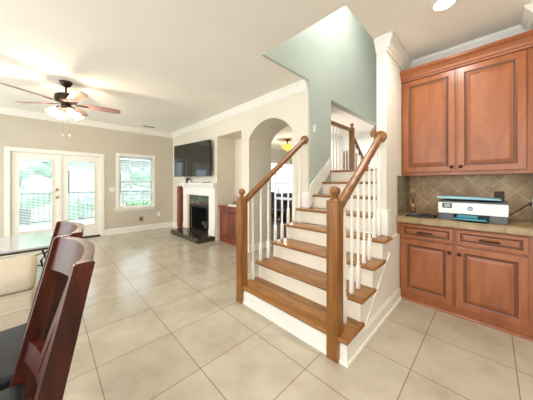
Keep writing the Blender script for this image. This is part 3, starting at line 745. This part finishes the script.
# niche cabinet
nc = thing('niche_cabinet', 'low dark cherry cabinet with two doors built in the wall niche', 'cabinet', (2.9, 3.8, 0))
bm = NB(); bm_box(bm, 2.72, 3.128, NY0 + 0.002, NY1 - 0.002, 0.0, 0.755); obj('body', bm, M['cherry'], nc)
bm = NB(); bm_box(bm, 2.68, 3.128, NY0 + 0.002, NY1 - 0.002, 0.756, 0.79, 0.006); obj('top', bm, M['cherry'], nc)
for y0, y1, ky in ((NY0 + 0.03, 3.795, 3.77), (3.81, NY1 - 0.03, 3.835)):
    cab_front(nc, 'door', 2.70, y0, y1, 0.08, 0.735, M['cherry'], [(0.0, 0.003), (0.003, 0.0), (0.05, 0.0), (0.056, 0.008), (0.07, 0.008), (0.09, 0.002)], kn=(ky, 0.65))
bm = NB(); bm_panel(bm, lambda u, v, d: (u, v, 0.83 - d), 2.74, 2.95, 3.62, 3.95, [(0, 0.002), (0.004, 0.0), (0.012, 0.0), (0.016, 0.02)], 0.0395); tag(obj('white_tray', bm, M['white']), 'white rectangular tray on top of the niche cabinet', 'tray')
bk = thing('wicker_basket', 'small wicker basket with hoop handle standing in the white tray', 'basket', (2.85, 3.8, 0.811))
bm = NB(); bm_lathe(bm, [(0.05, 0.811), (0.06, 0.815), (0.075, 0.88), (0.07, 0.882), (0.055, 0.83), (0.001, 0.825)], (2.85, 3.8, 0), 20); obj('bowl', bm, M['basket'], bk, True)
bm = NB(); bm_tube(bm, [(2.85, 3.8 + 0.07 * math.cos(a), 0.88 + 0.13 * math.sin(a)) for a in [PI * k / 10 for k in range(11)]], 0.006, 8); obj('handle', bm, M['basket'], bk, True)

# ------------------------------------------------------------------ dining room beyond the arch
dt = thing('dining_table', 'dark pedestal dining table seen through the archway under the lamp', 'table', (5.75, 5.0, 0))
bm = NB(); bm_box(bm, 5.25, 6.25, 4.3, 5.7, 0.72, 0.76, 0.008); obj('tabletop', bm, M['darkwood'], dt)
bm = NB(); bm_lathe(bm, [(0.3, 0), (0.28, 0.04), (0.08, 0.1), (0.07, 0.35), (0.1, 0.5), (0.07, 0.62), (0.2, 0.7185)], (5.75, 5.0, 0), 16); obj('pedestal', bm, M['darkwood'], dt, True)
def side_chair(label, loc, rz, group):
    t = thing('side_chair', label, 'chair', loc, rz, group, world=False)
    bm = NB(); bm_box(bm, -0.22, 0.22, -0.22, 0.22, 0.42, 0.48, 0.015); obj('seat', bm, M['navy'], t)
    bm = NB(); bm_box(bm, -0.22, 0.22, 0.19, 0.23, 0.55, 1.02, 0.012); obj('backrest', bm, M['navy'], t)
    for sx in (-1, 1):
        for sy in (-1, 1):
            bm = NB(); bm_box(bm, sx * 0.2 - 0.02, sx * 0.2 + 0.02, sy * 0.2 - 0.02, sy * 0.2 + 0.02, 0, 0.4195 if sy < 0 else 0.4195); obj('leg', bm, M['darkwood'], t)
    bm = NB()
    for sx in (-1, 1): bm_box(bm, sx * 0.19 - 0.015, sx * 0.19 + 0.015, 0.195, 0.225, 0.48, 0.55)
    obj('back_posts', bm, M['darkwood'], t)
    return t
c0 = side_chair('navy upholstered side chair nearest the arch opening, backed to it', (4.95, 4.62, 0), PI / 2, 'chairs in the dining room')
dup(c0, (4.95, 5.32, 0), PI / 2, 'navy upholstered side chair on the arch side, far place of table', 'chairs in the dining room')
dup(c0, (6.55, 5.0, 0), -PI / 2, 'navy upholstered side chair on the far side of the dining table', 'chairs in the dining room')
sf = thing('sofa', 'long navy blue sofa under the dining room window', 'sofa', (7.3, 6.1, 0))
bm = NB(); bm_box(bm, 6.5, 8.3, 5.75, 6.45, 0.12, 0.42, 0.04); obj('base', bm, M['navy'], sf)
bm = NB(); bm_box(bm, 6.5, 8.3, 6.3, 6.55, 0.42, 0.85, 0.06); obj('backrest', bm, M['navy'], sf)
for x0 in (6.36, 8.3): bm = NB(); bm_box(bm, x0, x0 + 0.14, 5.75, 6.55, 0.12, 0.62, 0.04); obj('armrest', bm, M['navy'], sf)
for x0 in (6.4, 8.3): bm = NB(); bm_box(bm, x0, x0 + 0.05, 5.8, 5.85, 0, 0.1195); obj('leg', bm, M['darkwood'], sf); bm = NB(); bm_box(bm, x0, x0 + 0.05, 6.45, 6.5, 0, 0.1195); obj('leg', bm, M['darkwood'], sf)
lx, ly = 5.72, 4.80
cl = thing('ceiling_lamp', 'amber glass bowl ceiling lamp glowing beyond the archway', 'lamp', (lx, ly, CZ))
bm = NB(); bm_lathe(bm, [(0.10, 2.739), (0.10, 2.72), (0.03, 2.70), (0.02, 2.62), (0.05, 2.60), (0.13, 2.585), (0.02, 2.58)], (lx, ly, 0), 20); obj('mount', bm, M['bronze'], cl, True)
bm = NB(); bm_lathe(bm, [(0.21, 2.565), (0.20, 2.50), (0.14, 2.42), (0.05, 2.37), (0.001, 2.365)], (lx, ly, 0), 24); obj('bowl_shade', bm, M['bowl'], cl, True)
bm = NB(); bm_lathe(bm, [(0.012, 2.37), (0.016, 2.35), (0.001, 2.33)], (lx, ly, 0), 10); obj('finial', bm, M['bronze'], cl, True)
point('dining_lamp', (lx, ly, 2.30), 60, WARM, 0.1)

# chairs in the raised room
def spindle_chair(label, loc, rz, group):
    t = thing('spindle_chair', label, 'chair', loc, rz, group, world=False)
    bm = NB(); bm_box(bm, -0.21, 0.21, -0.21, 0.21, 0.43, 0.47, 0.012); obj('seat', bm, M['oak_x'], t)
    bm = NB()
    for x in (-0.19, -0.065, 0.065, 0.19): bm_box(bm, x - 0.035 if abs(x) < .1 else x - 0.02, x + 0.035 if abs(x) < .1 else x + 0.02, 0.18, 0.205, 0.47, 0.93, 0.004)
    obj('back_slats', bm, M['darkwood'], t)
    bm = NB(); bm_box(bm, -0.22, 0.22, 0.175, 0.21, 0.93, 0.99, 0.008); obj('top_rail', bm, M['darkwood'], t)
    for sx in (-1, 1):
        for sy in (-1, 1):
            bm = NB(); bm_box(bm, sx * 0.18 - 0.018, sx * 0.18 + 0.018, sy * 0.18 - 0.018, sy * 0.18 + 0.018, 0, 0.4295); obj('leg', bm, M['darkwood'], t)
    return t
s0 = spindle_chair('dark slat back chair behind the landing rail, nearer the sage wall', (4.78, 2.42, 1.051), -PI / 2 - 0.5, 'chairs behind the landing rail')
dup(s0, (5.35, 2.45, 1.051), -PI / 2 + 0.2, 'dark slat back chair behind the landing newel post', 'chairs behind the landing rail')

# ------------------------------------------------------------------ ceiling fan, vent, recessed light
FX, FY = 0.19, 4.33
fan = thing('ceiling_fan', 'bronze ceiling fan with five wooden blades and lit glass shades', 'ceiling fan', (FX, FY, CZ))
bm = NB(); bm_lathe(bm, [(0.075, 2.739), (0.075, 2.72), (0.05, 2.68), (0.02, 2.665), (0.02, 2.662)], (FX, FY, 0), 20); obj('canopy', bm, M['bronze'], fan, True)
bm = NB(); bm_lathe(bm, [(0.013, 2.665), (0.013, 2.565)], (FX, FY, 0), 12); obj('downrod', bm, M['bronze'], fan, True)
bm = NB(); bm_lathe(bm, [(0.03, 2.57), (0.09, 2.56), (0.125, 2.535), (0.13, 2.47), (0.11, 2.445), (0.06, 2.43), (0.055, 2.38), (0.065, 2.37), (0.05, 2.345), (0.02, 2.34)], (FX, FY, 0), 24); obj('motor_housing', bm, M['bronze'], fan, True)
for k in range(5):
    a = math.radians(-6 + 72 * k); R3 = Matrix.Rotation(a, 4, 'Z'); O = Vector((FX, FY, 2.43))
    bm = NB()
    outl = [(0.19, -0.05), (0.28, -0.06), (0.45, -0.068), (0.60, -0.068), (0.645, -0.055), (0.665, -0.02), (0.665, 0.02), (0.645, 0.055), (0.60, 0.068), (0.45, 0.068), (0.28, 0.06), (0.19, 0.05)]
    bm_prism(bm, [O + R3 @ Vector((x, y, -y * 0.21)) for x, y in outl], (0, 0, 0.008))
    b = obj('blade', bm, M['blade'], fan)
    bm = NB(); bm_prism(bm, [O + R3 @ Vector((x, y, -y * 0.21 - 0.006)) for x, y in [(0.10, -0.02), (0.20, -0.03), (0.26, -0.012), (0.26, 0.012), (0.20, 0.03), (0.10, 0.02)]], (0, 0, 0.0055)); obj('blade_iron', bm, M['bronze'], b)
for k in range(4):
    a = math.radians(20 + 90 * k); d = Vector((math.cos(a), math.sin(a), 0))
    bm = NB(); p = Vector((FX, FY, 2.36)); bm_tube(bm, [p + d * 0.05, p + d * 0.09 + Vector((0, 0, 0.004)), p + d * 0.115 + Vector((0, 0, -0.03))], 0.009, 8)
    arm = obj('lamp_arm', bm, M['bronze'], fan, True)
    bm = NB()
    bm_lathe(bm, [(0.022, 0.0), (0.034, -0.012), (0.045, -0.05), (0.055, -0.085), (0.066, -0.10), (0.062, -0.10), (0.04, -0.05), (0.02, -0.01)], (0, 0, 0), 18)
    tilt = Matrix.Translation(p + d * 0.115 + Vector((0, 0, -0.03))) @ Matrix.Rotation(a, 4, 'Z') @ Matrix.Rotation(-0.55, 4, 'Y')
    bmesh.ops.transform(bm, matrix=tilt, verts=bm.verts)
    obj('glass_shade', bm, M['shade'], arm, True)
for dx in (-0.03, 0.03):
    bm = NB(); bm_tube(bm, [(FX + dx, FY - 0.04, 2.36), (FX + dx * 1.2, FY - 0.045, 1.98)], 0.002, 6); c = obj('pull_chain', bm, M['brass'], fan)
    bm = NB(); bm_lathe(bm, [(0.003, 1.98), (0.009, 1.97), (0.009, 1.945), (0.003, 1.935)], (FX + dx * 1.2, FY - 0.045, 0), 10); obj('pull_knob', bm, M['white'], c, True)
point('fan_lamp', (FX, FY, 2.22), 34, WARM, 0.07)
vt = thing('ceiling_vent', 'white slotted air vent in the ceiling near the back corner', 'vent', (1.86, 6.2, CZ))
bm = NB(); bm_panel(bm, lambda u, v, d: (u, v, CZ - 0.008 + d), 1.70, 2.02, 6.13, 6.27, [(0, 0.002), (0.004, 0.0), (0.02, 0.0), (0.022, 0.004)], 0.0075); obj('vent_frame', bm, M['white'], vt)
bm = NB()
for k in range(6): bm_box(bm, 1.725, 1.995, 6.155 + k * 0.017, 6.163 + k * 0.017, CZ - 0.009, CZ - 0.0045)
obj('louvre', bm, M['printer_grey'], vt)
rl = thing('recessed_light', 'round recessed ceiling light above the kitchen floor by the cabinets', 'light', (2.3, 0.27, CZ))
bm = NB(); bm_lathe(bm, [(0.095, 2.7395), (0.095, 2.735), (0.075, 2.731), (0.07, 2.7395)], (2.3, 0.27, 0), 28); obj('trim_ring', bm, M['white'], rl, True)
bm = NB(); bm_lathe(bm, [(0.069, 2.738), (0.069, 2.733)], (2.3, 0.27, 0), 28); obj('lens', bm, M['can'], rl)

# ------------------------------------------------------------------ foreground chairs, ottoman, table
def dining_chair(label, loc, rz, group):
    """faces -x; back plane leans to +x. local origin: floor under the middle of the back"""
    t = thing('dining_chair', label, 'chair', loc, rz, group, world=False)
    lean = lambda z: -0.115 + 0.215 * (z - 0.45)
    W = 0.235
    for s in (-1, 1):
        bm = NB(); y = s * W
        zs = [0.0, 0.2, 0.45, 0.65, 0.85, 1.042]
        xs = [lean(0.45) + 0.05, lean(0.45) + 0.02, lean(0.45), lean(0.65), lean(0.85), lean(1.042)]
        ws = [0.020, 0.022, 0.028, 0.028, 0.026, 0.024]
        pts = [(x - w, y - 0.017, z) for x, z, w in zip(xs, zs, ws)] + [(x + w, y - 0.017, z) for x, z, w in list(zip(xs, zs, ws))[::-1]]
        bm_prism(bm, pts, (0, 0.034, 0)); bmesh.ops.bevel(bm, geom=[e for e in bm.edges], offset=0.004, segments=2, affect='EDGES')
        obj('back_post', bm, M['chair'], t)
    # crest rail, bowed backwards
    def bowed(z0, z1, y0, y1, bow, th, dx=0.0, n=14, arch=0.0):
        bm = NB(); rings = []
        for i in range(n + 1):
            q = -1 + 2 * i / n; y = (y0 + y1) / 2 + q * (y1 - y0) / 2
            b = bow * (1 - q * q); a = arch * (1 - q * q)
            rings.append([bm.verts.new(p) for p in ((lean(z0) + b - th / 2 + dx, y, z0), (lean(z0) + b + th / 2 + dx, y, z0), (lean(z1) + b + th / 2 + dx, y, z1 + a), (lean(z1) + b - th / 2 + dx, y, z1 + a))])
        for a_, b_ in zip(rings[:-1], rings[1:]):
            for i in range(4): bm.faces.new((a_[i], a_[(i + 1) % 4], b_[(i + 1) % 4], b_[i]))
        bm.faces.new(rings[0][::-1]); bm.faces.new(rings[-1])
        return bm
    obj('crest_rail', bowed(0.915, 1.04, -W + 0.0175, W - 0.0175, 0.042, 0.03, 0.004, 16, 0.004), M['chair'], t, True)
    obj('lower_rail', bowed(0.58, 0.65, -W + 0.017, W - 0.017, 0.03, 0.028), M['chair'], t, True)
    for y0, y1 in ((-0.055, -0.008), (0.008, 0.055)):
        bm = NB(); bm_prism(bm, [(lean(0.63) + 0.004, y0, 0.63), (lean(0.63) + 0.018, y0, 0.63), (lean(0.925) + 0.042, y0, 0.925), (lean(0.925) + 0.029, y0, 0.925)], (0, y1 - y0, 0)); obj('splat', bm, M['chair'], t)
    bm = NB(); bm_box(bm, -0.56, -0.10, -0.235, 0.235, 0.44, 0.50, 0.022, 3); obj('seat_cushion', bm, M['seat'], t, True)
    bm = NB()
    bm_box(bm, -0.54, -0.13, -0.225, -0.20, 0.37, 0.4395); bm_box(bm, -0.54, -0.13, 0.20, 0.225, 0.37, 0.4395); bm_box(bm, -0.545, -0.52, -0.225, 0.225, 0.37, 0.4395)
    obj('apron', bm, M['chair'], t)
    for s in (-1, 1):
        bm = NB(); bm_box(bm, -0.555, -0.515, s * 0.21 - 0.02, s * 0.21 + 0.02, 0, 0.37, 0.004); obj('front_leg', bm, M['chair'], t)
    return t
d0 = dining_chair('dark mahogany dining chair nearest the camera at the left edge', (0.048, 1.07, 0), math.radians(4), 'mahogany dining chairs')
dup(d0, (0.068, 1.595, 0), math.radians(4), 'second mahogany dining chair standing just behind the nearest one', 'mahogany dining chairs')

ot = thing('ottoman', 'beige upholstered ottoman with seamed sides in front of the low table', 'ottoman', (-0.45, 3.0, 0))
bm = NB(); bm_box(bm, -0.80, -0.085, 2.62, 3.35, 0.12, 0.40, 0.025, 3); obj('base', bm, M['beige'], ot, True)
bm = NB(); bm_box(bm, -0.81, -0.075, 2.61, 3.36, 0.401, 0.54, 0.05, 4); obj('cushion', bm, M['beige'], ot, True)
bm = NB()
for z in (0.40, 0.27): bm_tube(bm, [(-0.80, 2.617, z), (-0.09, 2.617, z), (-0.082, 2.63, z), (-0.082, 3.34, z)], 0.006, 6)
obj('piping', bm, M['beige'], ot, True)
for x in (-0.74, -0.14):
    for y in (2.68, 3.29):
        bm = NB(); bm_box(bm, x - 0.03, x + 0.03, y - 0.03, y + 0.03, 0, 0.1195); obj('foot', bm, M['black'], ot)
tb = thing('low_table', 'glossy dark topped low table with curved black iron legs by the doors', 'table', (-0.5, 4.45, 0))
bm = NB(); bm_box(bm, -1.1, 0.16, 3.86, 4.98, 0.475, 0.50, 0.006); obj('tabletop', bm, M['tablet'], tb)
bm = NB(); bm_box(bm, -1.08, 0.14, 3.88, 4.96, 0.45, 0.4745); obj('table_frame', bm, M['dark_edge'], tb)
for x, s in ((-1.0, -1), (0.06, 1)):
    for y, q in ((3.96, -1), (4.88, 1)):
        bm = NB(); bm_tube(bm, [(x, y, 0.45), (x - s * 0.06, y - q * 0.06, 0.40), (x - s * 0.12, y - q * 0.1, 0.28), (x - s * 0.08, y - q * 0.06, 0.12), (x + s * 0.02, y + q * 0.02, 0.0)], 0.012, 8); obj('leg', bm, M['iron'], tb, True)
bm = NB(); bm_tube(bm, [(-0.92, 4.03, 0.22), (-0.47, 4.42, 0.18), (-0.02, 4.81, 0.22)], 0.008, 8); bm_tube(bm, [(-0.92, 4.81, 0.22), (-0.47, 4.42, 0.196), (-0.02, 4.03, 0.22)], 0.008, 8); obj('stretcher', bm, M['iron'], tb, True)

# ------------------------------------------------------------------ outside
bm = NB(); bm_box(bm, -14, 22, 10.3, 40, -0.9, -0.8); struct('ground', bm, M['lawn'])
bm = NB(); bm_box(bm, -6, 12, YW1, 10.3, -0.14, -0.04); struct('deck', bm, M['deck'])
rg = thing('deck_railing', 'dark iron railing along the edge of the outdoor deck', 'railing', (2, 10.0, -0.04))
bm = NB(); bm_box(bm, -5, 11, 9.97, 10.03, 0.92, 0.97, 0.004); obj('top_rail', bm, M['iron'], rg)
bm = NB(); bm_box(bm, -5, 11, 9.98, 10.02, 0.04, 0.08, 0.004); obj('bottom_rail', bm, M['iron'], rg)
bm = NB()
for k in range(134): bm_box(bm, -5 + k * 0.12 - 0.011, -5 + k * 0.12 + 0.011, 9.992, 10.008, 0.08, 0.92)
obj('pickets', bm, M['iron'], rg)['kind'] = 'stuff'
for k in range(6):
    bm = NB(); x = -5 + k * 3.2; bm_box(bm, x - 0.04, x + 0.04, 9.96, 10.04, -0.04, 1.0); obj('post', bm, M['iron'], rg)
def tree(name, x, y, h, r, mat, label, cat, n=26):
    t = thing(name, label, cat, (x, y, -0.8), 0, 'trees and shrubs beyond the deck')
    bm = NB(); bm_tube(bm, [(x, y, -0.8), (x + 0.08, y, h * 0.4), (x, y, h * 0.8)], [0.14 * r, 0.1 * r, 0.05 * r], 8); obj('trunk', bm, M['bark'], t, True)
    bm = NB()
    for k in range(n):
        a = random.uniform(0, 2 * PI); q = random.uniform(0, 0.8) * r; z = random.uniform(0.25, 1.0) * h
        bm_ico(bm, (x + q * math.cos(a), y + q * math.sin(a), z), random.uniform(0.3, 0.5) * r, 2, (1, 1, 0.8), 0.22)
    obj('crown', bm, mat, t)
tree('broadleaf_tree', -0.7, 13.5, 2.6, 1.5, M['leaf_b'], 'leafy green tree seen through the left french door', 'tree')
tree('broadleaf_tree', 5.1, 17.5, 2.2, 1.2, M['leaf_b'], 'leafy green tree seen through the small window', 'tree')
tree('garden_shrub', 1.0, 12.5, 0.6, 0.9, M['leaf_b'], 'low green shrub behind the deck rail at the right french door', 'shrub', 16)
tree('garden_shrub', 3.4, 12.6, 0.8, 0.9, M['leaf'], 'low green shrub behind the deck rail under the small window', 'shrub', 16)
hs = thing('brick_house', 'pale brick neighbouring house behind the deck trees', 'house', (2.5, 22, -0.8))
bm = NB(); bm_box(bm, -2.5, 8.5, 19, 26, -0.8, 3.0); obj('wall', bm, M['brick'], hs)
bm = NB(); bm_prism(bm, [(-3, 18.6, 3.0), (-3, 26.4, 3.0), (-3, 22.5, 5.6)], (12, 0, 0)); obj('roof', bm, M['roof'], hs)
for x in (0.2, 3.0, 6.0):
    bm = NB(); bm_box(bm, x, x + 0.9, 18.95, 18.999, 0.6, 2.2); f = obj('window', bm, M['trim'], hs)
    bm = NB(); bm_box(bm, x + 0.08, x + 0.82, 18.93, 18.949, 0.68, 2.12); obj('pane', bm, M['screen'], f)
for o in bpy.data.objects:
    if '_w' in o: del o['_w']
